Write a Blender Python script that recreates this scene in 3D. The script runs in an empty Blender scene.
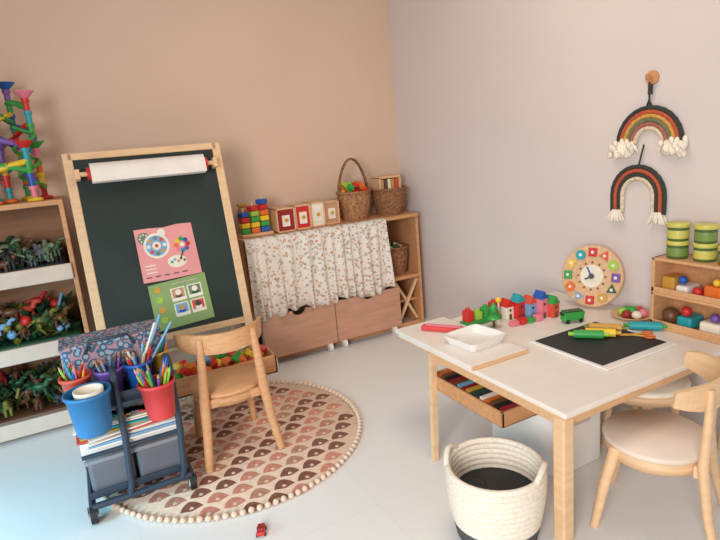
import bpy, bmesh, math, random
from mathutils import Vector, Matrix, Euler
random.seed(7)
pi=math.pi
# ---------------------------------------------------------------- materials
def s2l(c): return tuple((x/12.92 if x<=.04045 else ((x+.055)/1.055)**2.4) for x in c)
MC={}
def mat(name,rgb,rough=.6,var=.06,scale=12,bump=0,metal=0,stretch=None):
    """rgb = sRGB 0-255"""
    if name in MC: return MC[name]
    m=bpy.data.materials.new(name);m.use_nodes=True;nt=m.node_tree;b=nt.nodes['Principled BSDF']
    b.inputs['Roughness'].default_value=rough;b.inputs['Metallic'].default_value=metal
    c=s2l([x/255 for x in rgb])
    tc=nt.nodes.new('ShaderNodeTexCoord');mp=nt.nodes.new('ShaderNodeMapping')
    nt.links.new(tc.outputs['Object'],mp.inputs[0])
    if stretch: mp.inputs['Scale'].default_value=stretch
    n=nt.nodes.new('ShaderNodeTexNoise');n.inputs['Scale'].default_value=scale;n.inputs['Detail'].default_value=4
    nt.links.new(mp.outputs[0],n.inputs['Vector'])
    r=nt.nodes.new('ShaderNodeValToRGB')
    r.color_ramp.elements[0].position=.3;r.color_ramp.elements[1].position=.7
    r.color_ramp.elements[0].color=(*[max(0,x*(1-var*2)) for x in c],1)
    r.color_ramp.elements[1].color=(*[min(1,x*(1+var*2)) for x in c],1)
    nt.links.new(n.outputs['Fac'],r.inputs[0]);nt.links.new(r.outputs[0],b.inputs['Base Color'])
    if bump:
        bp=nt.nodes.new('ShaderNodeBump');bp.inputs['Strength'].default_value=bump;bp.inputs['Distance'].default_value=.01
        nt.links.new(n.outputs['Fac'],bp.inputs['Height']);nt.links.new(bp.outputs[0],b.inputs['Normal'])
    MC[name]=m;return m
birch=mat('birch',(228,192,150),.5,.04,9,stretch=(1,1,6))
birchx=mat('birch_x',(220,178,134),.5,.06,9,stretch=(1.5,9,9))
birchw=mat('birch_warm',(216,166,120),.5,.06,9,stretch=(1.5,9,9))
oak=mat('oak',(205,150,104),.55,.07,7,stretch=(1.2,9,9))
oakd=mat('drawer_wood',(196,148,122),.6,.05,6,stretch=(1.2,8,8))
shelfw=mat('shelf_back',(172,124,90),.6,.06,5,stretch=(1.2,8,8))
lip=mat('tray_lip',(212,192,176),.55,.03)
white=mat('white_top',(238,230,221),.4,.015)
whitep=mat('white_plastic',(238,235,230),.35,.01)
cream=mat('cream',(238,229,212),.8,.04)
wick=mat('wicker',(164,116,78),.8,.25,60,.4)
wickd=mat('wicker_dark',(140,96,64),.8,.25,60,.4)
navy=mat('navy_metal',(48,62,78),.4,.02)
board=mat('chalkboard',(34,46,42),.7,.12,3)
black=mat('black',(32,34,34),.6,.03)
slate=mat('slate',(36,38,38),.6,.05)
greyb=mat('grey_bin',(104,106,116),.5,.02)
rope=mat('rope_white',(234,225,210),.9,.05,80,.3)
roped=mat('rope_dark',(84,82,84),.9,.05,80,.3)
paper=mat('paper',(238,231,224),.8,.02)
def C(n,rgb): return mat(n,rgb,.4,.02)
red=C('red',(206,46,44));blue=C('blue',(34,92,176));green=C('green',(58,160,72));yellow=C('yellow',(238,200,50))
orange=C('orange',(228,116,46));pink=C('pink',(232,130,150));teal=C('teal',(40,160,170));purple=C('purple',(120,84,160))
lime=C('lime',(160,200,70));dkgreen=C('dark_green',(38,84,54));olive=C('olive',(120,120,50));brown=C('brown',(110,74,52))
dred=C('dark_red',(150,36,40));lblue=C('light_blue',(120,170,210));coral=C('coral',(214,84,64));gold=C('mustard',(206,156,66))
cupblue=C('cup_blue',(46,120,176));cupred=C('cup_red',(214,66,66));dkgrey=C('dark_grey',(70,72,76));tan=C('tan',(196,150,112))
moss=C('moss',(70,96,58));sage=C('sage',(112,130,104))
BR=[red,blue,green,yellow,orange,pink,teal,purple,lime]
# ---------------------------------------------------------------- builder
class B:
    def __init__(s,n,M=None): s.n=n;s.v=[];s.f=[];s.fm=[];s.fs=[];s.m=[];s.M=M or Matrix()
    def mi(s,m):
        if m not in s.m: s.m.append(m)
        return s.m.index(m)
    def add(s,vs,fs,m,smooth=False,M=None):
        T=s.M@M if M else s.M
        o=len(s.v);i=s.mi(m)
        s.v+= [tuple(T@Vector(v)) for v in vs]
        for f in fs: s.f.append([o+k for k in f]);s.fm.append(i);s.fs.append(smooth)
    def box(s,c,sz,m,rot=(0,0,0),bev=.003):
        T=Matrix.Translation(c)@Euler(rot).to_matrix().to_4x4()
        b=bmesh.new();bmesh.ops.create_cube(b,size=1)
        for v in b.verts: v.co=Vector((v.co.x*sz[0],v.co.y*sz[1],v.co.z*sz[2]))
        if bev: 
            bev=min(bev,min(sz)*.35)
            bmesh.ops.bevel(b,geom=b.edges[:],offset=bev,segments=2,affect='EDGES',profile=.5)
        b.verts.index_update()
        s.add([v.co[:] for v in b.verts],[[v.index for v in f.verts] for f in b.faces],m,False,T);b.free()
    def bb(s,a,b,m,bev=.003):
        s.box([(a[i]+b[i])/2 for i in range(3)],[abs(b[i]-a[i]) for i in range(3)],m,bev=bev)
    def tube(s,pts,r,m,seg=8,closed=False,flat=1.0,up=None):
        P=[Vector(p) for p in pts];n=len(P);vs=[];fs=[]
        rr=r if isinstance(r,(list,tuple)) else [r]*n
        T=[]
        for i in range(n):
            a=P[i-1] if (i>0 or closed) else P[i];b=P[(i+1)%n] if (i<n-1 or closed) else P[i]
            T.append((b-a).normalized())
        u=Vector(up) if up else (Vector((0,0,1)) if abs(T[0].z)<.9 else Vector((1,0,0)))
        N=(u-T[0]*u.dot(T[0])).normalized()
        for i in range(n):
            if up: N=Vector(up)
            N=(N-T[i]*N.dot(T[i])).normalized();Bn=T[i].cross(N)
            for k in range(seg):
                a=2*pi*(k+.5)/seg
                vs.append(P[i]+N*math.cos(a)*rr[i]+Bn*math.sin(a)*rr[i]*flat)
        for i in range(n if closed else n-1):
            for k in range(seg):
                j=(i+1)%n
                fs.append((i*seg+k,i*seg+(k+1)%seg,j*seg+(k+1)%seg,j*seg+k))
        s.add(vs,fs,m,seg>4)
        if not closed:
            s.add(vs[:seg],[tuple(range(seg))[::-1]],m);s.add(vs[-seg:],[tuple(range(seg))],m)
    def cyl(s,a,b,r,m,r2=None,seg=16): s.tube([a,b],[r,r if r2 is None else r2],m,seg)
    def lathe(s,prof,m,c=(0,0,0),seg=28,sx=1,sy=1,smooth=True,M=None,fn=None):
        vs=[];fs=[]
        for i,(r,z) in enumerate(prof):
            for k in range(seg):
                a=2*pi*k/seg;q=r*(fn(i,k) if fn else 1)
                vs.append((c[0]+q*math.cos(a)*sx,c[1]+q*math.sin(a)*sy,c[2]+z))
        for i in range(len(prof)-1):
            for k in range(seg): fs.append((i*seg+k,i*seg+(k+1)%seg,(i+1)*seg+(k+1)%seg,(i+1)*seg+k))
        s.add(vs,fs,m,smooth,M)
    def sph(s,c,r,m,sc=(1,1,1),seg=10,rot=(0,0,0)):
        pr=[(max(1e-4,math.sin(pi*i/(seg//2+1)))*r,-math.cos(pi*i/(seg//2+1))*r) for i in range(seg//2+2)]
        T=Matrix.Translation(c)@Euler(rot).to_matrix().to_4x4()@Matrix.Diagonal((*sc,1))
        s.lathe(pr,m,seg=seg,M=T)
    def disc(s,c,r,m,h=.002,seg=24,rot=(0,0,0),sc=(1,1)):
        T=Matrix.Translation(c)@Euler(rot).to_matrix().to_4x4()
        s.lathe([(1e-4,0),(r,0),(r,h),(1e-4,h)],m,seg=seg,sx=sc[0],sy=sc[1],smooth=False,M=T)
    def prism(s,poly,h,m,M=None):
        n=len(poly);vs=[(x,y,0) for x,y in poly]+[(x,y,h) for x,y in poly]
        fs=[tuple(range(n))[::-1],tuple(range(n,2*n))]+[(i,(i+1)%n,n+(i+1)%n,n+i) for i in range(n)]
        s.add(vs,fs,m,False,M)
    def done(s,parent=None):
        me=bpy.data.meshes.new(s.n);me.from_pydata(s.v,[],s.f)
        for m in s.m: me.materials.append(m)
        for p,i,sm in zip(me.polygons,s.fm,s.fs): p.material_index=i;p.use_smooth=sm
        bm=bmesh.new();bm.from_mesh(me);bmesh.ops.recalc_face_normals(bm,faces=bm.faces[:]);bm.to_mesh(me);bm.free()
        o=bpy.data.objects.new(s.n,me);bpy.context.collection.objects.link(o)
        if parent: o.parent=parent
        return o
def TR(x,y,z,rz=0,rx=0,ry=0): return Matrix.Translation((x,y,z))@Euler((rx,ry,rz)).to_matrix().to_4x4()
# ---------------------------------------------------------------- room
def wallmat(n,rgb): return mat(n,rgb,.85,.015,1.2,.02)
floorm=bpy.data.materials.new('floor_tile');floorm.use_nodes=True;nt=floorm.node_tree;bs=nt.nodes['Principled BSDF']
tc=nt.nodes.new('ShaderNodeTexCoord');br=nt.nodes.new('ShaderNodeTexBrick');nt.links.new(tc.outputs['Object'],br.inputs[0])
br.offset=0;br.inputs['Scale'].default_value=1;br.inputs['Brick Width'].default_value=.8;br.inputs['Row Height'].default_value=.8
br.inputs['Mortar Size'].default_value=.0012
c=s2l((.925,.925,.92));br.inputs['Color1'].default_value=(*c,1);c=s2l((.92,.922,.918));br.inputs['Color2'].default_value=(*c,1)
c=s2l((.885,.882,.875));br.inputs['Mortar'].default_value=(*c,1)
nt.links.new(br.outputs[0],bs.inputs['Base Color']);bs.inputs['Roughness'].default_value=.5
b=B('floor');b.bb((-3.2,-1.2,-.1),(2.17,3.52,0),floorm,0);b.done()
b=B('wall_back');b.bb((-3.2,3.52,-.1),(2.27,3.62,2.7),wallmat('wall_peach',(220,192,170)),0);b.done()
b=B('wall_right');b.bb((2.17,-1.2,-.1),(2.27,3.52,2.7),wallmat('wall_pale',(219,209,206)),0);b.done()
# ---------------------------------------------------------------- rug
rugb=mat('rug_base',(228,202,180),.95,.05,60,.3);r1=mat('rug_brown',(132,86,70),.95,.1,60,.3);r2=mat('rug_pink',(206,140,120),.95,.1,60,.3);r3=mat('rug_tan',(188,138,114),.95,.1,60,.3)
b=B('round_rug');cx,cy,R=.475,2.42,.585
b.lathe([(1e-4,0),(R,0),(R+.004,.003),(R,.006),(1e-4,.006)],rugb,c=(cx,cy,0),seg=72)
row=0;y=-R
while y<R:
    x=-R+(row%2)*.05
    k=row
    while x<R:
        w=.043;h=.050
        if math.hypot(abs(x)+w,y+h/2+.01)<R-.002:
            mm=[r1,r2,r1,r3,r2][(k*2+row)%5]
            poly=[(-w,0),(0,-.014),(w,0)]+[(w*math.cos(t)*(1-.3*math.sin(t)),h*math.sin(t)) for t in [pi*i/8 for i in range(1,8)]]
            b.prism(poly,.001,mm,TR(cx+x,cy+y,.006))
            b.prism([(-.008,-.004),(.008,-.004),(.006,.010),(0,.014),(-.006,.010)],.0006,rugb,TR(cx+x,cy+y,.007))
        x+=.1;k+=1
    y+=.070;row+=1
for i in range(120):
    a=2*pi*i/120;b.sph((cx+(R+.014)*math.cos(a),cy+(R+.014)*math.sin(a),.0125),.0125,rugb,seg=8)
b.done()
# ---------------------------------------------------------------- chairs
def chair(cx,cy,rz,seatm,z0,wd,bz=0,span=86):
    b=B('kids_chair',TR(cx,cy,z0,rz))
    b.lathe([(1e-4,.285),(.145,.285),(.160,.292),(.164,.302),(.158,.311),(1e-4,.312)],seatm,seg=40,sy=.98)
    b.lathe([(.145,.25),(.152,.25),(.152,.287),(.145,.287),(.145,.25)],wd,seg=40)
    N=28;outer=[];inner=[]
    for i in range(N+1):
        a=math.radians(270-span+2*span*i/N);outer.append((.190*math.cos(a),.02+.20*math.sin(a)));inner.append((.174*math.cos(a),.02+.184*math.sin(a)))
    vs=[];fs=[]
    for i in range(N+1):
        t=abs(i/N-.5)*2;z1=.492+bz+.024*t**3;z2=.580+bz-.016*t**4
        o,n_=outer[i],inner[i];vs+=[(o[0]*1.0,o[1],z1),(o[0]*1.02,o[1]-.006,z2),(n_[0]*1.02,n_[1]-.006,z2),(n_[0],n_[1],z1)]
    for i in range(N):
        for k in range(4): fs.append((i*4+k,i*4+(k+1)%4,(i+1)*4+(k+1)%4,(i+1)*4+k))
    b.add(vs,fs+[(0,1,2,3),(N*4,N*4+3,N*4+2,N*4+1)],wd,False)
    for s in(-1,1):
        b.tube([(s*.108,.10,.29),(s*.128,.13,.15),(s*.14,.155,0)],[.020,.018,.014],wd,8,up=(1,0,0))
        b.tube([(s*.162,-.19,0),(s*.142,-.158,.15),(s*.130,-.140,.30),(s*.120,-.146,.45),(s*.112,-.148,.565+bz)],[.017,.021,.023,.019,.014],wd,8,flat=.7,up=(1,0,0))
    b.box((0,-.125,.27),(.24,.02,.04),wd)
    return b.done()
chair(.468,2.375,0,birchw,.008,birchw,.006)
chair(1.535,1.020,math.radians(27),mat('seat_white',(230,214,198),.5,.02),0,birch,-.025,66)
# stool pushed under the table
b=B('round_stool',TR(1.87,1.31,0))
b.lathe([(1e-4,.29),(.155,.29),(.168,.297),(.168,.306),(.158,.315),(1e-4,.315)],cream,seg=36)
b.lathe([(.160,.262),(.172,.262),(.172,.297),(.160,.297),(.160,.262)],birch,seg=36)
for i in range(4):
    a=pi/4+i*pi/2;b.tube([(.11*math.cos(a),.11*math.sin(a),.29),(.135*math.cos(a),.135*math.sin(a),0)],[.018,.013],birch,8)
b.done()
# ---------------------------------------------------------------- table
b=B('kids_table')
b.bb((1.18,1.07,.448),(2.155,2.02,.466),white,.004);b.bb((1.182,1.072,.440),(2.153,2.018,.449),birchx,.002)
b.bb((1.17,1.49,.466),(1.44,2.03,.482),white,.003);b.bb((1.168,1.484,.467),(1.441,1.492,.481),birchx,.001)
for (x,y,w) in((1.206,1.102,.046),(2.115,1.108,.045),(2.12,1.985,.04)):
    b.bb((x-w/2,y-w/2,0),(x+w/2,y+w/2,.442),birch,.006)
b.tube([(1.193,1.775,.442),(1.135,1.715,0)],[.018,.016],birch,4)
b.bb((1.25,1.10,.40),(2.09,1.12,.44),birchx);b.bb((1.205,1.13,.40),(1.225,1.76,.44),birchx)
x0,x1,y0,y1,z0,z1=1.19,1.365,1.36,1.80,.285,.345
b.bb((x0,y0,z0),(x1,y1,z0+.008),shelfw);b.bb((x0,y0,z0),(x0+.012,y1,z1),oak);b.bb((x1-.012,y0,z0),(x1,y1,z1),oak)
b.bb((x0,y0,z0),(x1,y0+.012,z1),oak);b.bb((x0,y1-.012,z0),(x1,y1,z1),oak)
for yy in(y0+.03,y1-.03): b.bb((x1-.02,yy-.01,z1-.02),(x1,yy+.01,.442),oak)
b.bb((x0,y1-.03,z1-.02),(x0+.012,y1-.01,.442),oak)
bk=[dred,black,brown,orange,cream,navy,dkgreen,gold,dred,lblue,brown]
for i in range(15):
    yy=y0+.03+i*.027;b.box((1.278,yy,z0+.035),(.14,.018,.05+random.random()*.015),bk[i%11],rot=(.25,0,0),bev=.001)
b.done()
b=B('white_storage_box');b.bb((1.425,1.34,0),(1.675,1.70,.30),whitep,.01);b.bb((1.418,1.333,.30),(1.682,1.707,.33),whitep,.008);b.bb((1.50,1.328,.2),(1.60,1.342,.23),lip,.004);b.done()
# ---------------------------------------------------------------- rope basket
b=B('rope_basket');cx,cy=1.060,1.255
n=13
for i in range(n):
    z=.012+i*.0195;r=.122+.031*math.sin(min(1,i/(n-1)*1.1)*pi/2)
    m=roped if i<3 else rope
    b.tube([(cx+r*math.cos(a),cy+r*math.sin(a),z) for a in [2*pi*k/40 for k in range(40)]],.0115,m,8,closed=True)
b.disc((cx,cy,.002),.125,roped,.01,36)
b.lathe([(1e-4,.13),(.10,.135),(.136,.150)],black,c=(cx,cy,0),seg=32)
for i in range(7): b.box((cx+random.uniform(-.07,.07),cy+random.uniform(-.07,.07),.145),(.10,.08,.02),[black,slate,dkgrey][i%3],rot=(random.uniform(-.2,.2),random.uniform(-.2,.2),random.random()*3))
for a in(2.2,5.3):
    pts=[]
    for k in range(9):
        t=a-.38+.76*k/8;pts.append((cx+.155*math.cos(t),cy+.155*math.sin(t),.250+.028*math.sin(pi*k/8)))
    b.tube(pts,.010,rope,8)
b.done()
# ---------------------------------------------------------------- back shelf unit
b=B('low_toy_shelf')
SX0,SX1=.84,2.10
b.bb((SX0,3.19,.785),(SX1,3.51,.81),oak);b.bb((SX0,3.2,0),(SX0+.022,3.51,.786),oak);b.bb((SX1-.022,3.2,0),(SX1,3.51,.786),oak)
b.bb((SX0+.02,3.2,.355),(SX1-.02,3.51,.378),oak);b.bb((SX0+.02,3.495,.0),(SX1-.02,3.51,.786),shelfw,.001)
b.bb((1.875,3.21,.0),(1.893,3.5,.355),oak)
b.bb((1.81,3.21,.378),(1.828,3.5,.786),oak)
b.bb((SX0+.02,3.22,0),(SX1-.02,3.235,.03),oak)
b.tube([(SX1-.20,3.225,.04),(SX1-.03,3.225,.34)],.012,birch,4);b.tube([(SX1-.03,3.25,.04),(SX1-.20,3.25,.34)],.012,birch,4)
b.bb((1.895,3.24,.18),(2.075,3.49,.195),oak)
b.done()
b=B('rolling_drawers')
for (xa,xb) in((.885,1.372),(1.378,1.868)):
    w=xb-xa;h=.275;poly=[(0,0),(w,0),(w,h)]
    for k in range(9): 
        a=pi*k/8;poly.append((w/2+.045*math.cos(a),h-.0-.035*math.sin(a)))
    poly.append((0,h))
    b.prism(poly,.016,oakd,Matrix.Translation((xa,3.15,.055))@Matrix.Rotation(pi/2,4,'X'))
    b.bb((xa,3.152,.055),(xa+.014,3.19,.32),oakd);b.bb((xb-.014,3.152,.055),(xb,3.19,.32),oakd)
    b.bb((xa+.01,3.16,.055),(xb-.01,3.19,.25),brown)
    for x in(xa+.05,xb-.05):
        for yy in (3.150,):
            b.cyl((x-.012,yy,.026),(x+.012,yy,.026),.026,whitep,seg=14);b.bb((x-.016,yy-.012,.03),(x+.016,yy+.012,.058),whitep)
b.done()
# curtain
cm=bpy.data.materials.new('floral_cloth');cm.use_nodes=True;nt=cm.node_tree;bs=nt.nodes['Principled BSDF'];bs.inputs['Roughness'].default_value=.9
tc=nt.nodes.new('ShaderNodeTexCoord')
def dots(scale,th,col,prev,off):
    mp=nt.nodes.new('ShaderNodeMapping');mp.inputs['Location'].default_value=off;mp.inputs['Scale'].default_value=(1,.15,1);nt.links.new(tc.outputs['Object'],mp.inputs[0])
    v=nt.nodes.new('ShaderNodeTexVoronoi');v.inputs['Scale'].default_value=scale;nt.links.new(mp.outputs[0],v.inputs['Vector'])
    l=nt.nodes.new('ShaderNodeMath');l.operation='LESS_THAN';l.inputs[1].default_value=th;nt.links.new(v.outputs['Distance'],l.inputs[0])
    mx=nt.nodes.new('ShaderNodeMixRGB');nt.links.new(l.outputs[0],mx.inputs[0]);mx.inputs[2].default_value=(*s2l([x/255 for x in col]),1)
    if prev: nt.links.new(prev,mx.inputs[1])
    else: mx.inputs[1].default_value=(*s2l((.90,.87,.83)),1)
    return mx.outputs[0]
p=dots(34,.30,(186,176,160),None,(0,0,0));p=dots(31,.25,(208,160,130),p,(3,0,1));p=dots(48,.2,(170,124,106),p,(7,0,5))
nt.links.new(p,bs.inputs['Base Color'])
b=B('shelf_curtain');N=170;Mz=12;vs=[];fs=[]
for j in range(Mz+1):
    t=j/Mz
    for i in range(N+1):
        u=i/N;x=.845+.965*u+.012*math.sin(u*40)*t
        amp=.006+.020*t
        yy=3.148-.020*t+amp*math.sin(u*78+2.6*math.sin(u*9)+.8*t)-.005*math.sin(u*31+t*2)
        z=.806-(.475+.014*math.sin(u*17)+.010*math.sin(u*50))*t
        vs.append((x,min(yy,3.147),z))
for j in range(Mz):
    for i in range(N): fs.append((j*(N+1)+i,j*(N+1)+i+1,(j+1)*(N+1)+i+1,(j+1)*(N+1)+i))
b.add(vs,fs,cm,True)
vs=[]
for i in range(N+1):
    u=i/N;x=.845+.965*u;vs+=[(x,min(3.147,3.148+.006*math.sin(u*78+2.6*math.sin(u*9))-.005*math.sin(u*31)),.806),(x,3.20,.8135+.001*math.sin(u*90))]
b.add(vs,[(2*i,2*i+1,2*i+3,2*i+2) for i in range(N)],cm,True)
o=b.done();md=o.modifiers.new('s','SOLIDIFY');md.thickness=.002
# things on shelf
ZT=.811
b=B('stacking_toy')
b.bb((.865,3.25,ZT),(1.065,3.36,ZT+.018),birchx)
cols=[[green,yellow,red,blue],[orange,yellow,green,lime,red],[blue,green,yellow,orange,red,blue]]
for i,cl in enumerate(cols):
    x=.90+i*.062;b.cyl((x,3.30,ZT+.018),(x,3.30,ZT+.03+.034*len(cl)+.01),.006,birch,seg=8)
    for k,m in enumerate(cl): b.box((x,3.30,ZT+.034+k*.034),(.055,.055,.031),m,bev=.006,rot=(0,0,.1*k))
b.done()
b=B('toy_figure',TR(.93,3.42,ZT));b.bb((-.03,-.02,0),(.03,.02,.12),brown,.01);b.sph((0,0,.15),.032,tan);b.box((0,0,.185),(.05,.05,.02),gold);b.done()
def wbox(n,x,m,w=.095,h=.125,yo=0):
    b=B(n);y0,y1=3.25+yo,3.40+yo;b.bb((x,y0,ZT),(x+w,y1,ZT+.01),birchx);b.bb((x,y0,ZT+h-.01),(x+w,y1,ZT+h),birchx)
    for xx in(x,x+w-.01): b.bb((xx,y0,ZT),(xx+.01,y1,ZT+h),birchx)
    b.bb((x+.005,y0+.01,ZT+.005),(x+w-.005,y1-.005,ZT+h-.005),m);b.bb((x+w/2-.025,y0-.0,ZT+.035),(x+w/2+.025,y0+.012,ZT+h-.045),cream)
    b.disc((x+w/2,y0-.002,ZT+h/2),.012,gold,.004,rot=(pi/2,0,0));b.done()
wbox('wooden_lock_box',1.085,dred,.125,.15,-.02);wbox('wooden_lock_box',1.213,red,.108,.155,-.01);wbox('wooden_lock_box',1.323,cream,.10,.16,.0);wbox('wooden_lock_box',1.426,tan,.11,.15,.02)
def basket(n,x,y,z,r0,r1,h,m,rows=12,handle=0):
    b=B(n);pr=[];seg=64
    for i in range(rows*2+1): 
        t=i/(rows*2);pr.append((r0+(r1-r0)*math.sin(t*pi/2),t*h))
    b.lathe([(1e-4,.002)]+[(r0,.002)],m,c=(x,y,z),seg=seg)
    b.lathe(pr,m,c=(x,y,z),seg=seg,fn=lambda i,k:1+.03*(1 if ((k//2)+(i//2))%2 else -1)*(1 if i%2 else .3))
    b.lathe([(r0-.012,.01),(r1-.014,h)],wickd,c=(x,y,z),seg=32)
    for d in(-.006,.006): b.tube([(x+(r1+d*.5)*math.cos(a),y+(r1+d*.5)*math.sin(a),z+h+d) for a in [2*pi*k/36 for k in range(36)]],.008,m,6,closed=True)
    if handle:
        pts=[(x+r1*math.cos(a),y+.02*math.sin(a*2),z+h+handle*math.sin(a)) for a in [pi*k/16 for k in range(17)]]
        for d in(-.007,.007): b.tube([(p[0],p[1]+d,p[2]) for p in pts],.007,wickd,6)
    return b
b=basket('handled_basket',1.69,3.35,ZT,.085,.112,.18,wick,11,.225)
for i in range(40): b.box((1.69+random.uniform(-.07,.07),3.35+random.uniform(-.06,.06),ZT+.175+random.uniform(0,.06)),(.035,.035,.03),random.choice([yellow,green,red,orange,lime]),rot=(random.random(),random.random(),random.random()))
b.done()
b=basket('wicker_basket',1.965,3.35,ZT,.09,.122,.17,wickd,11)
b.bb((1.87,3.30,ZT+.16),(1.885,3.42,ZT+.26),birchx);b.bb((2.03,3.30,ZT+.16),(2.045,3.42,ZT+.26),birchx);b.bb((1.87,3.30,ZT+.25),(2.045,3.42,ZT+.265),birchx)
for i,m in enumerate([tan,brown,cream,gold,coral]): b.box((1.90+i*.028,3.36,ZT+.20),(.022,.10,.09),m)
b.done()
b=basket('wicker_basket',1.955,3.335,.379,.085,.108,.19,wickd,12)
for i in range(24): b.box((1.955+random.uniform(-.07,.07),3.335+random.uniform(-.06,.06),.379+.17+random.uniform(0,.03)),(.05,.05,.03),random.choice([brown,tan,cream,coral,dkgreen]),rot=(random.random(),random.random(),random.random()))
b.done()
# ---------------------------------------------------------------- left shelf unit
b=B('tray_shelf')
LX0,LX1,LY=-1.25,-.045,3.06
for x in(LX1-.022,LX0,-.64): b.bb((x,LY,0),(x+.022,3.51,1.155),oak)
b.bb((LX0,LY-.01,1.145),(LX1,3.51,1.17),oak);b.bb((LX0,3.495,0),(LX1,3.51,1.145),shelfw)
LV=[.05,.425,.80]
for z in LV:
    b.bb((LX0+.02,LY,z-.02),(LX1-.02,3.5,z),oak)
    b.bb((LX0+.02,LY-.018,z-.025),(LX1-.018,LY,z+.055),lip,.005)
b.done()
def animal(b,x,y,z,s,m,rz):
    M0=b.M;b.M=M0@TR(x,y,z,rz)@Matrix.Scale(s,4)
    b.sph((0,0,.5),.3,m,(1.5,.7,.75));b.sph((.62,0,.85),.17,m,(1.4,.8,.8))
    b.tube([(.35,0,.55),(.5,0,.85)],[.18,.12],m,8);b.tube([(-.4,0,.55),(-.8,0,.35)],[.12,.03],m,6)
    for px in(-.28,.28):
        for py in(-.12,.12): b.tube([(px,py,.45),(px+.03,py,0)],[.1,.07],m,6)
    b.M=M0
def sprig(b,x,y,z,s,m):
    for k in range(7):
        a=random.uniform(0,2*pi);e=random.uniform(.2,1.2);L=s*random.uniform(.6,1)
        d=Vector((math.cos(a)*math.cos(e),math.sin(a)*math.cos(e),math.sin(e)));p=Vector((x,y,z));q=p+d*L;w=d.cross(Vector((0,0,1))).normalized()*L*.22
        mid=p+d*L*.5+Vector((0,0,L*.1));b.add([p,mid+w,q,mid-w],[(0,1,2,3)],m)
def pile(n,z,pal,kinds,cnt,leaf,hh=1):
    b=B(n)
    b.bb((-.61,3.10,z+.001),(-.08,3.46,z+.055),pal[0],.02)
    for i in range(cnt):
        x=random.uniform(-.57,-.12);y=random.uniform(3.11,3.42);zz=z+.04+random.uniform(0,.07)*hh*(1+ 1.5*(y-3.1));m=random.choice(pal);k=random.choice(kinds)
        if k=='a': animal(b,x,y,zz,random.uniform(.06,.10),m,random.uniform(0,6.3))
        if k=='b': b.box((x,y,zz+.02),(random.uniform(.03,.07),.035,.03),m,rot=(random.random(),random.random(),random.random()*3))
        if k=='s': b.sph((x,y,zz+.02),random.uniform(.015,.03),m,seg=8)
        if k=='l': sprig(b,x,y,zz,random.uniform(.05,.10),random.choice(leaf))
        if k=='r': b.tube([(x,y,zz),(x+random.uniform(-.05,.05),y+random.uniform(-.03,.03),zz+random.uniform(0,.09))],.008,m,6)
    b.done()
pile('toy_animals_pile',LV[2],[dkgrey,sage,dkgreen,black,greyb,moss,brown],['a','a','a','l'],110,[dkgreen,moss,sage],.8)
pile('toy_plants_pile',LV[1],[dkgreen,moss,red,olive,brown,coral,lblue],['l','l','l','l','s','a','r'],200,[dkgreen,moss,sage,olive],1.4)
pile('toy_dinosaurs_pile',LV[0],[brown,brown,moss,dkgrey,olive,dkgreen,dred],['a','l','l','r'],170,[dkgreen,moss,brown,olive],1.6)
# marble run
b=B('marble_run');random.seed(3);ZB=1.172
cols=[red,blue,yellow,green,orange,purple,teal,pink]
pts=[(-.12,3.24),(-.20,3.38),(-.27,3.22),(-.34,3.36),(-.42,3.24),(-.16,3.12),(-.33,3.13),(-.50,3.36)]
for j,(x,y) in enumerate(pts):
    b.lathe([(1e-4,0),(.036,0),(.036,.01),(.018,.018)],cols[(j*2)%8],c=(x,y,ZB),seg=16)
    n=[8,9,9,9,7,4,6,8][j];z=ZB+.012
    for k in range(n):
        m=cols[(j*3+k*2+k//3)%8];h=.06
        b.cyl((x,y,z),(x,y,z+h*.8),.014,m,seg=12);b.cyl((x,y,z+h*.72),(x,y,z+h),.019,m,seg=12)
        z+=h
        if k<n-1 and k>0:
            q=pts[(j+1)%len(pts)] if (j+k)%2 else pts[j-1]
            if math.hypot(q[0]-x,q[1]-y)<.25:
                b.tube([(x,y,z),((x+q[0])/2,(y+q[1])/2-.03,z-.02),(q[0],q[1],z-.045)],.015,cols[(k+j+3)%8],6)
        if k==n-1 or k==3: b.lathe([(.015,0),(.045,.03),(.048,.034),(.044,.034),(.015,.006)],cols[(k+j)%8],c=(x,y,z),seg=18)
b.tube([(-.16+.05*math.cos(t*.6),3.2+.05*math.sin(t*.6),ZB+.06+t*.012) for t in range(26)],.009,green,6)
b.done()
# ---------------------------------------------------------------- easel
th=math.atan(.28/1.37)
EX=.375
b=B('chalkboard_easel',TR(EX,2.815,.009,0,-th))
W=.365
for s in(-1,1): b.bb((s*W-.022,-.012,.0),(s*W+.022,.012,1.40),birch,.004)
b.bb((-W,-.012,1.365),(W,.012,1.40),birch);b.bb((-W,-.011,.40),(W,.011,.435),birchx)
b.bb((-W+.02,-.006,.43),(W-.02,.006,1.37),board,.001)
b.cyl((-.275,-.045,1.285),(.275,-.045,1.285),.050,paper,seg=24);b.cyl((-.335,-.045,1.285),(.335,-.045,1.285),.012,birch,seg=10)
for s in(-1,1): b.cyl((s*.275,-.045,1.285),(s*.292,-.045,1.285),.032,red,seg=16);b.bb((s*.335-.012,-.06,1.26),(s*.335+.012,0,1.31),birch)
b.bb((-.275,-.096,1.235),(.275,-.0945,1.285),paper,0)
b.done()
e=bpy.data.objects['chalkboard_easel']
b=B('rear_legs')
for x in(EX-W,EX+W): b.tube([(x-.0,3.10,1.36),(x,3.36,.012)],[.018,.018],birch,4)
b.tube([(EX-W,3.33,.2),(EX+W,3.33,.2)],.012,birch,4);b.done(e)
b=B('easel_tray')
tz=.165
b.bb((.24,2.655,tz),(.80,2.84,tz+.012),birchx);b.bb((.24,2.655,tz),(.80,2.667,tz+.10),oak);b.bb((.24,2.828,tz),(.80,2.84,tz+.10),oak)
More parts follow.
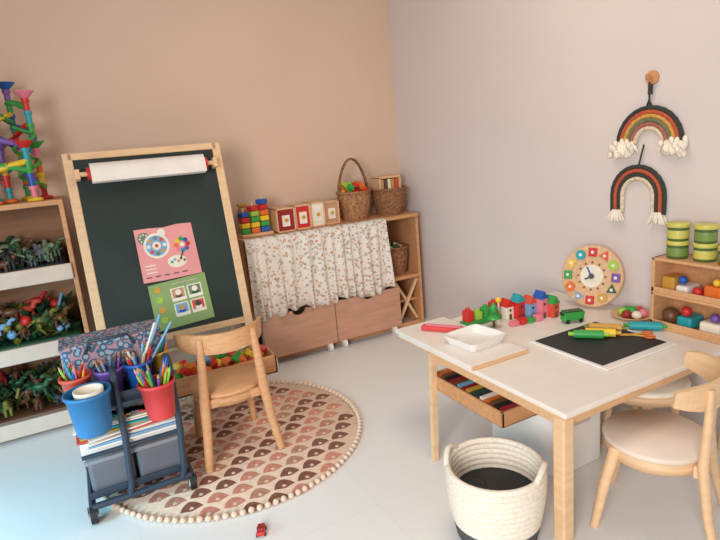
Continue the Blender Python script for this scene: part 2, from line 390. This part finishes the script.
for x in(.24,.788): b.bb((x,2.655,tz),(x+.012,2.84,tz+.10),oak)
for x in(.26,.72): b.bb((x,2.83,tz+.015),(x+.02,2.875,tz+.045),birchx)
for i in range(70): b.box((.52+random.uniform(-.25,.25),2.75+random.uniform(-.06,.06),tz+.05+random.random()*.07),(.045,.04,.03),random.choice([orange,red,yellow,orange,green,coral,orange,lblue]),rot=(random.random(),random.random(),random.random()))
b.done(e)
# posters
pk=mat('poster_pink',(234,156,154),.7,.02);gr=mat('poster_green',(140,166,104),.7,.02)
M=TR(.39,2.815,.009,0,-th)
b=B('pink_poster',M@Matrix.Translation((.0,-.008,.850))@Matrix.Rotation(pi/2,4,'X')@Matrix.Rotation(.02,4,'Z')@Matrix.Diagonal((.9,.92,1,1)))
b.prism([(-.165,-.15),(-.05,-.154),(.165,-.15),(.16,.145),(.08,.15),(.0,.142),(-.08,.149),(-.16,.15)],.002,pk)
z=.0022
def fl(x,y,r,m,dz=0,sc=(1,1)): b.disc((x,y,z+dz),r,m,.0012,20,sc=sc)
fl(-.115,.095,.034,sage);fl(-.015,.115,.022,cream)
fl(-.055,.045,.072,cream,.001);fl(-.055,.045,.058,lblue,.002)
for i in range(8):
    a=i*pi/4;fl(-.055+.044*math.cos(a),.045+.044*math.sin(a),.011,[cream,coral,sage,gold][i%4],.003)
    fl(-.115+.022*math.cos(a),.095+.022*math.sin(a),.005,cream,.0015)
fl(-.055,.045,.024,cream,.003);fl(-.055,.045,.010,coral,.0042)
for i in range(8):
    a=i*pi/4;fl(.085+.033*math.cos(a),.03+.033*math.sin(a),.013,BR[i],.001)
fl(.085,.03,.012,cream,.0025);fl(.04,-.06,.05,cream,.0005,(1.1,.7))
for i in range(5): fl(.01+i*.018,-.06+.012*(i%2),.008,[green,lblue,gold,coral,sage][i],.002)
for i in range(5): b.box((-.13+i*.05,-.125,z+.001),(.03,.006,.001),dkgrey,bev=0)
for i in range(3): b.box((-.11,-.06-i*.02,z+.001),(.06,.006,.001),cream,bev=0)
b.tube([(.085,-.005,z+.002),(.06,-.05,z+.004)],.004,dkgreen,6)
b.done()
b=B('green_poster',M@Matrix.Translation((.018,-.0112,.582))@Matrix.Rotation(pi/2,4,'X')@Matrix.Rotation(.06,4,'Z')@Matrix.Diagonal((.95,.95,1,1)))
b.prism([(-.16,-.13),(.155,-.13),(.16,.13),(-.15,.125)],.002,gr)
for i in range(2):
    for j in range(2):
        x=-.005+i*.09;y=.045-j*.085
        b.box((x,y,z+.0005),(.078,.074,.0012),cream,bev=0);b.box((x,y+.006,z+.0012),(.064,.050,.0012),[tan,lblue,sage,coral][i*2+j],bev=0)
        fl(x,y+.010,.016,[cream,tan,cream,dkgrey][i*2+j],.0015);fl(x,y-.010,.020,[brown,blue,dkgreen,cream][i*2+j],.0014,(1,.5))
for i in range(4): fl(-.108,.09-i*.055,.018,lime if i%2 else gold,.001)
for i in range(3): b.box((.04,.105-i*.0,z+.001),(.14,.007,.001),cream,bev=0)
b.done()
# ---------------------------------------------------------------- art cart
b=B('art_supply_cart',TR(.035,2.295,.008))
X0,X1,Y0,Y1=-.175,.190,-.16,.17
def tray(z,h,m):
    b.bb((X0,Y0,z),(X1,Y1,z+.006),m)
    b.bb((X0,Y0,z),(X1,Y0+.006,z+h),m);b.bb((X0,Y1-.006,z),(X1,Y1,z+h),m);b.bb((X0,Y0,z),(X0+.006,Y1,z+h),m);b.bb((X1-.006,Y0,z),(X1,Y1,z+h),m)
tray(.075,.03,navy);tray(.255,.05,whitep);tray(.42,.05,navy)
for s,xx in((0,-.02),(1,.178)):
    pts=[(xx-.02,Y0-.02,.06),(xx-.01,Y0-.022,.10),(xx,Y0-.022,.30),(xx,Y0-.022,.50),(xx,Y0-.005,.54),(xx,Y0+.03,.55),(xx,Y1-.03,.49),(xx,Y1+.005,.48),(xx,Y1+.02,.44),(xx,Y1+.02,.06)]
    b.tube(pts,.013,navy,10)
for yy in(Y0-.02,Y1+.02):
    b.tube([(X0,yy,.058),(X1,yy,.058)],.013,navy,10);b.tube([(X0,yy,.262),(X1,yy,.262)],.008,navy,8);b.tube([(X0,yy,.43),(X1,yy,.43)],.008,navy,8)
for xx in (X0,X1): b.tube([(xx,Y0-.02,.058),(xx,Y1+.02,.058)],.013,navy,10)
for xx in(X0,X1):
    for yy in(Y0-.02,Y1+.02):
        b.cyl((xx-.012,yy,.026),(xx+.012,yy,.026),.032,black,seg=18);b.cyl((xx-.014,yy,.026),(xx+.014,yy,.026),.016,whitep,seg=12)
        b.bb((xx-.018,yy-.006,.026),(xx-.014,yy+.006,.062),navy);b.bb((xx+.014,yy-.006,.026),(xx+.018,yy+.006,.062),navy)
for xa,xb in((X0+.01,-.005),(.005,X1-.01)):
    xm=(xa+xb)/2;b.box((xm,0,.145),(xb-xa,.29,.13),greyb,bev=.015);b.box((xm,0,.217),(xb-xa+.012,.305,.018),mat('bin_rim',(140,140,148),.5,.02),bev=.006)
for i in range(9): b.box((random.uniform(-.02,.02),random.uniform(-.02,.01)-.01,.285+i*.009),(.34,.30,.006),[paper,lblue,cream,coral,paper,gold,teal,paper,cream][i],rot=(0,0,random.uniform(-.15,.15)),bev=.001)
for i in range(26): b.box((random.uniform(-.15,.15),-.12+random.uniform(-.03,.03),.372),(.05,.03,.006),random.choice(BR),rot=(0,0,random.random()*3),bev=.001)
bag=bpy.data.materials.new('patterned_fabric');bag.use_nodes=True;nt=bag.node_tree;bs=nt.nodes['Principled BSDF'];bs.inputs['Roughness'].default_value=.9
tc=nt.nodes.new('ShaderNodeTexCoord');v=nt.nodes.new('ShaderNodeTexVoronoi');v.inputs['Scale'].default_value=42;nt.links.new(tc.outputs['Object'],v.inputs['Vector'])
r=nt.nodes.new('ShaderNodeValToRGB');r.color_ramp.interpolation='CONSTANT'
for pp,cc_ in ((.22,(140,170,186)),(.38,(72,98,124)),(.62,(176,136,146))):
    q=r.color_ramp.elements.new(pp);q.color=(*s2l([x/255 for x in cc_]),1)
r.color_ramp.elements[0].color=(*s2l([.76,.6,.58]),1);r.color_ramp.elements[-1].color=(*s2l([.7,.76,.8]),1)
nt.links.new(v.outputs['Distance'],r.inputs[0]);nt.links.new(r.outputs[0],bs.inputs['Base Color'])
b.box((.0,.075,.535),(.37,.17,.19),bag,bev=.03);b.box((.0,.075,.63),(.375,.175,.014),bag,bev=.006)
b.tube([(-.10,-.01,.60),(-.08,-.03,.65),(.06,-.03,.65),(.08,-.01,.60)],.006,navy,6)
def cup(x,y,z,r,h,m,pens=0,pl=.1,pal=BR):
    b.lathe([(1e-4,0),(r*.78,0),(r*.8,.004),(r,h),(r+.005,h),(r+.005,h-.012),(r,h-.012)],m,c=(x,y,z),seg=26)
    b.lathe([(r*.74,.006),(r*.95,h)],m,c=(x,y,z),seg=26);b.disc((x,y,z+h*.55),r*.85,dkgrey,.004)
    for i in range(pens):
        a=random.uniform(0,6.3);q=random.uniform(0,r*.7);d=Vector((math.cos(a)*.35,math.sin(a)*.35,1)).normalized();p=Vector((x+q*math.cos(a)*.6,y+q*math.sin(a)*.6,z+h*.5));L=h*.5+random.uniform(.25,1)*pl;mm=random.choice(pal)
        b.tube([p,p+d*L],.0055,mm,6);b.tube([p+d*L,p+d*(L+.014)],[.0055,.001],random.choice([tan,mm]),6)
cup(-.112,-.235,.38,.074,.155,cupblue,0);b.lathe([(1e-4,0),(.045,0),(.05,.06),(.045,.06),(.04,.01)],cream,c=(-.107,-.235,.48),seg=20)
cup(.118,-.23,.365,.062,.14,cupred,34,.075)
cup(-.145,-.085,.44,.052,.11,coral,12,.05);cup(-.03,-.085,.44,.05,.11,purple,18,.05,[navy,purple,lblue,brown,dkgrey,red]);cup(.075,-.085,.44,.052,.11,blue,14,.06,[lblue,tan,cream,red,navy])
cup(.155,-.02,.44,.04,.11,gold,10,.07)
b.tube([(.09,-.06,.5),(.19,-.03,.70)],.006,lblue,6);b.tube([(.08,-.06,.5),(.16,-.10,.69)],.005,cream,6);b.tube([(.10,-.08,.5),(.22,-.10,.68)],.005,lblue,6)
b.done()
# ---------------------------------------------------------------- table things
TZ=.4665
b=B('drawing_slate')
b.bb((1.52,1.195,TZ),(1.91,1.56,TZ+.008),whitep);b.bb((1.535,1.225,TZ+.008),(1.885,1.545,TZ+.011),slate,.001);b.done()
LZ=.4825
b=B('white_tray',TR(1.335,1.675,LZ,.1))
def rr(w,h,r,n=5): 
    return [(sx*(w-r)+r*math.cos(a0+pi/2*k/n),sy*(h-r)+r*math.sin(a0+pi/2*k/n)) for sx,sy,a0 in((1,1,0),(-1,1,pi/2),(-1,-1,pi),(1,-1,1.5*pi)) for k in range(n+1)]
def rings(b,L,m):
    n=len(L[0][0]);vs=[(x,y,z) for P,z in L for x,y in P];fs=[(i*n+k,i*n+(k+1)%n,(i+1)*n+(k+1)%n,(i+1)*n+k) for i in range(len(L)-1) for k in range(n)]
    b.add(vs,fs+[tuple(range(n))],m,False)
P0=rr(.082,.076,.02);P1=rr(.098,.092,.025);P2=rr(.092,.086,.022);P3=rr(.078,.072,.018)
rings(b,[(P0,0),(P1,.035),(P2,.035),(P3,.004)],whitep);b.add([(x,y,.004) for x,y in P3],[tuple(range(len(P3)))],whitep)
b.done()
b=B('pencil_case',TR(1.32,1.865,LZ,-.95));b.box((0,0,.012),(.20,.04,.022),cupred,bev=.008);b.box((0,0,.025),(.16,.022,.004),pink,bev=.001);b.done()
b=B('toy_block_castle')
zt=TZ+.0005
def blk(x,y,z,w,d,h,m,rz=0): b.box((x,y,zt+z+h/2),(w,d,h),m,rot=(0,0,rz),bev=.003)
def roof(x,y,z,w,d,h,m): b.prism([(-w/2,0),(w/2,0),(0,h)],d,m,Matrix.Translation((x,y+d/2,zt+z))@Matrix.Rotation(pi/2,4,'X'))
blk(1.55,1.885,0,.22,.05,.022,green)
for i,(m,h) in enumerate([(red,.05),(lime,.035),(green,.045),(red,.06)]): 
    x=1.47+i*.05;blk(x,1.885,.022,.036,.04,h,m);b.cyl((x,1.885,zt+.022+h),(x,1.885,zt+.032+h),.012,m,seg=10)
b.cyl((1.545,1.80,zt),(1.545,1.80,zt+.05),.007,brown,seg=8);b.lathe([(.032,.0),(.02,.03),(.024,.028),(.010,.06),(1e-4,.075)],green,c=(1.545,1.80,zt+.04),seg=16)
b.cyl((1.60,1.83,zt),(1.60,1.83,zt+.10),.005,cream,seg=8);b.sph((1.60,1.83,zt+.105),.014,yellow)
for i,(m,rm,hh) in enumerate([(cream,red,.06),(red,teal,.08),(lblue,coral,.07),(pink,blue,.09),(coral,green,.065)]):
    x=1.665+i*.042;y=1.85-i*.028;blk(x,y,0,.042,.05,hh,m);roof(x,y,hh,.048,.054,.034,rm);blk(x,y-.026,0,.014,.003,.026,brown);b.cyl((x,y-.027,zt+hh*.72),(x,y-.02,zt+hh*.72),.006,navy,seg=10)
for i,(m) in enumerate([pink,red,green,pink]): blk(1.62+i*.042,1.755-i*.006,0,.038,.032,.02+.008*(i%2),m,.1)
b.done()
b=B('toy_bus',TR(1.835,1.625,TZ,-.35))
b.box((0,0,.030),(.095,.042,.040),green,bev=.006);b.box((0,0,.042),(.097,.037,.012),black,bev=.001)
b.box((0,0,.052),(.085,.036,.006),dkgreen,bev=.002)
for x in(-.03,.03):
    for y in(-.020,.020): b.cyl((x,y-.003,.010),(x,y+.003,.010),.010,black,seg=12)
b.done()
b=B('play_dough_rollers')
for (x,y,a,L,m,m2) in((1.705,1.43,2.35,.11,green,lime),(1.755,1.415,2.3,.11,yellow,gold),(1.815,1.44,2.25,.12,gold,olive)):
    d=Vector((math.cos(a),math.sin(a),0));p=Vector((x,y,TZ+.011+.017));b.cyl(p-d*L/2,p+d*L/2,.0165,m,seg=14)
    for s in(-1,1): b.cyl(p+d*s*L/2,p+d*s*(L/2+.02),.008,m2,seg=10)
b.done()
b=B('play_dough_roller');a=2.3;d=Vector((math.cos(a),math.sin(a),0));p=Vector((1.965,1.37,TZ+.018));b.cyl(p-d*.06,p+d*.06,.0175,teal,seg=14);b.cyl(p-d*.08,p+d*.08,.008,green,seg=10);b.done()
b=B('toy_scissors',TR(1.85,1.34,TZ+.0115,2.4))
for s in(-1,1):
    b.tube([(-.055+.018*math.cos(t),s*.02+.014*math.sin(t),.004) for t in [2*pi*k/12 for k in range(12)]],.004,orange,6,closed=True)
    b.tube([(-.037,s*.016,.004),(0,0,.004),(.05,-s*.008,.004)],[.004,.005,.002],gold,6)
b.done()
b=B('toy_food_plate',TR(2.065,1.50,TZ));b.lathe([(1e-4,0),(.055,0),(.088,.016),(.083,.018),(.05,.004),(1e-4,.004)],birchx,seg=28)
for i,m in enumerate([red,green,lime,dred,cream,pink]): 
    a=i*1.05;b.sph((.04*math.cos(a),.04*math.sin(a),.023),.022,m,(1,1,.8))
b.sph((0,0,.028),.022,green);b.done()
# wooden clock
b=B('wooden_shape_clock',TR(2.07,1.715,TZ+.148,.42)@Euler((0,.20,0)).to_matrix().to_4x4()@Matrix.Rotation(-pi/2,4,'Y')@Matrix.Scale(1.0,4)@Matrix.Diagonal((1.05,1,1,1)))
b.lathe([(1e-4,0),(.134,0),(.137,.004),(.137,.014),(.133,.017),(.07,.017),(.07,.013),(1e-4,.013)],birchx,seg=48,smooth=False)
cc=[red,teal,yellow,green,orange,lblue,red,gold,dkgreen,purple,lime,coral]
for i in range(12):
    a=2*pi*i/12;x,y=.106*math.cos(a),.106*math.sin(a)
    if i%3==0: b.box((x,y,.02),(.038,.038,.012),cc[i],rot=(0,0,a),bev=.004)
    elif i%3==1: b.disc((x,y,.014),.022,cc[i],.013,18)
    else: b.prism([(x+.026*math.cos(a+t),y+.026*math.sin(a+t)) for t in(0,2.09,4.19)],.026,cc[i])
    b.disc((x,y,.0262),.007,cream,.001,10);b.disc((.06*math.cos(a),.06*math.sin(a),.013),.005,brown,.002,8)
b.disc((0,0,.013),.05,cream,.003,28);b.disc((0,0,.013),.012,dkgrey,.012,14)
b.box((.018,.01,.02),(.05,.007,.003),blue,rot=(0,0,.5),bev=.001);b.box((-.008,.012,.023),(.035,.007,.003),dkgrey,rot=(0,0,2),bev=.001)
b.done()
# small rack standing on table
b=B('wooden_toy_rack')
x0,x1,y0,y1=2.015,2.155,1.06,1.385
for y in(y0,y1-.014): b.bb((x0,y,TZ),(x1,y+.014,.76),birchw)
for z in(TZ,.605,.748): b.bb((x0,y0,z),(x1,y1,z+.012),birchw)
b.bb((x1-.008,y0,TZ),(x1,y1,.76),oak);b.bb((x0,y0,.617),(x0+.008,y1,.64),birchw);b.bb((x0,y0,TZ+.01),(x0+.008,y1,TZ+.035),birchw)
b.done()
b=B('toy_jars')
jg=C('jar_label',(120,146,74));jl=C('jar_lid',(206,200,98));jd=C('jar_body',(78,108,58))
for i,(y,cn) in enumerate(((1.315,2),(1.215,2),(1.115,1))):
    for k in range(cn):
        z=.7605+k*.070;x=2.07+.012*(i%2)
        b.lathe([(1e-4,0),(.035,0),(.038,.004),(.038,.053),(.034,.055)],jd,c=(x,y,z),seg=22)
        b.lathe([(.040,.053),(.0415,.055),(.0415,.067),(.039,.0695),(1e-4,.0698)],jl,c=(x,y,z),seg=22);b.lathe([(.0385,.010),(.0388,.012),(.0388,.040),(.0385,.042)],[jg,jl,jg][(i+k)%3],c=(x,y,z),seg=22)
b.done()
b=B('rack_toys')
b.bb((2.05,1.31,.618),(2.14,1.365,.68),gold,.01);b.bb((2.04,1.25,.618),(2.13,1.30,.655),whitep,.01);b.sph((2.06,1.22,.638),.02,red);b.bb((2.04,1.12,.618),(2.13,1.19,.675),orange,.01)
b.sph((2.06,1.28,.675),.018,blue);b.sph((2.05,1.145,.69),.015,yellow)
b.sph((2.07,1.33,.515),.034,brown);b.bb((2.04,1.23,.48),(2.13,1.29,.53),teal,.01);b.bb((2.04,1.12,.48),(2.13,1.20,.53),cream,.01);b.sph((2.06,1.26,.55),.020,red);b.sph((2.06,1.15,.548),.018,purple)
b.done()
# ---------------------------------------------------------------- rainbows
wx=2.176
def tassel(b,y,z,L,w,m,n=26):
    for i in range(n):
        a=random.uniform(-1,1);c_=random.uniform(-1,1)
        b.tube([(wx-.022+c_*.006,y+a*w*.25,z),(wx-.026+c_*.012,y+a*w*.55,z-L*.5),(wx-.026+c_*.012,y+a*w*random.uniform(.6,.8),z-L*random.uniform(.85,1.05))],[.004,.0045,.003],m,5)
def rainbow(name,y,z,R0,cols,leg,t,tm,tl,tw):
    b=B(name);r=R0
    for m in cols:
        pts=[(wx-.018,y-r,z-leg)]+[(wx-.018,y-r*math.cos(a),z+r*math.sin(a)) for a in [pi*k/28 for k in range(29)]]+[(wx-.018,y+r,z-leg)]
        n_=len(pts);b.tube(pts,[t*(.5+.08*(k%2)) for k in range(n_)],m,8)
        r-=t
    mid=(R0+r+t)/2
    for s in(-1,1): tassel(b,y+s*mid,z-leg+.008,tl,tw,tm)
    return b
yn=lambda n,c:mat(n,c,.9,.1,80,.3)
Y1_,Y2_,Y3_,Y4_,Y5_,Y6_=yn('y_navy',(56,60,56)),yn('y_rust',(188,88,60)),yn('y_mustard',(210,156,78)),yn('y_green',(112,120,88)),yn('y_cream',(222,204,178)),yn('y_rose',(170,100,92))
b=rainbow('macrame_rainbow',1.515,1.205,.144,[Y1_,Y2_,Y3_,Y4_,Y6_,Y5_],.0,.0165,cream,.045,.10)
for s in(-1,1):
    for i in range(36): b.sph((wx-.03+random.uniform(-.012,.012),1.515+s*.118+random.uniform(-.052,.052),1.188+random.uniform(-.03,.03)),.011,cream,(1,1,1.4),seg=6)
b.tube([(wx-.018,1.515,1.34),(wx-.02,1.517,1.45)],.004,Y1_,6)
b.tube([(wx-.018,1.50,1.345),(wx-.02,1.517,1.38),(wx-.018,1.53,1.345)],.004,Y1_,6)
b.tube([(wx-.02,1.512,1.40),(wx-.02,1.512,1.44)],.01,Y1_,6);b.done()
b=B('wall_hook');b.cyl((2.17,1.51,1.465),(2.158,1.51,1.465),.028,oak,seg=20);b.tube([(2.16,1.51,1.465),(2.135,1.51,1.462),(2.13,1.51,1.478)],.007,oak,8);b.done()
b=rainbow('macrame_rainbow',1.56,.985,.124,[Y1_,Y2_,Y1_,Y5_],.075,.017,cream,.05,.06)
b.tube([(wx-.018,1.56,1.10),(wx-.018,1.535,1.20)],.004,Y1_,6);b.done()
# floor toy
b=B('toy_car',TR(.378,1.70,0,1.2));b.box((0,0,.014),(.055,.028,.014),red,bev=.004);b.box((-.004,0,.024),(.028,.024,.012),dred,bev=.004)
for x in(-.017,.017):
    for y in(-.014,.014): b.cyl((x,y-.003,.007),(x,y+.003,.007),.007,black,seg=10)
b.done()
# ---------------------------------------------------------------- lights
def area(n,loc,tgt,size,e,col,spread=pi):
    l=bpy.data.lights.new(n,'AREA');l.energy=e;l.size=size;l.color=col;l.spread=spread
    o=bpy.data.objects.new(n,l);o.location=loc;o.rotation_euler=(Vector(tgt)-Vector(loc)).to_track_quat('-Z','Y').to_euler();bpy.context.collection.objects.link(o)
area('ceiling_light',(1.1,1.6,2.6),(1.1,2.1,0),.9,15,(1,.83,.66))
area('cyan_floor_fill',(-1.5,-.8,1.5),(1.4,1.9,0),1.3,50,(1,.96,.93),2.1)
area('cyan_floor_fill',(-1.5,1.7,.75),(-.6,2.2,0),.6,11,(.25,.74,1),1.8)  # added fill lamp out of view, aimed low to tint the left floor cyan
w=bpy.data.worlds.new('world');bpy.context.scene.world=w;w.use_nodes=True
w.node_tree.nodes['Background'].inputs[0].default_value=(1,.93,.89,1);w.node_tree.nodes['Background'].inputs[1].default_value=.27
# ---------------------------------------------------------------- camera
ex=Vector((1100.,-222,548)).normalized();ey=Vector((-293.,-99,548));ey=(ey-ex*ey.dot(ex)).normalized();ez=ex.cross(ey)
cam=bpy.data.cameras.new('camera');co=bpy.data.objects.new('camera',cam);bpy.context.collection.objects.link(co)
co.matrix_world=Matrix(((ex[0],-ex[1],-ex[2],0),(ey[0],-ey[1],-ey[2],0),(ez[0],-ez[1],-ez[2],1.3),(0,0,0,1)))
cam.sensor_width=36;cam.lens=548/720*36;cam.clip_start=.02
bpy.context.scene.camera=co
bpy.context.scene.view_settings.view_transform='Standard'
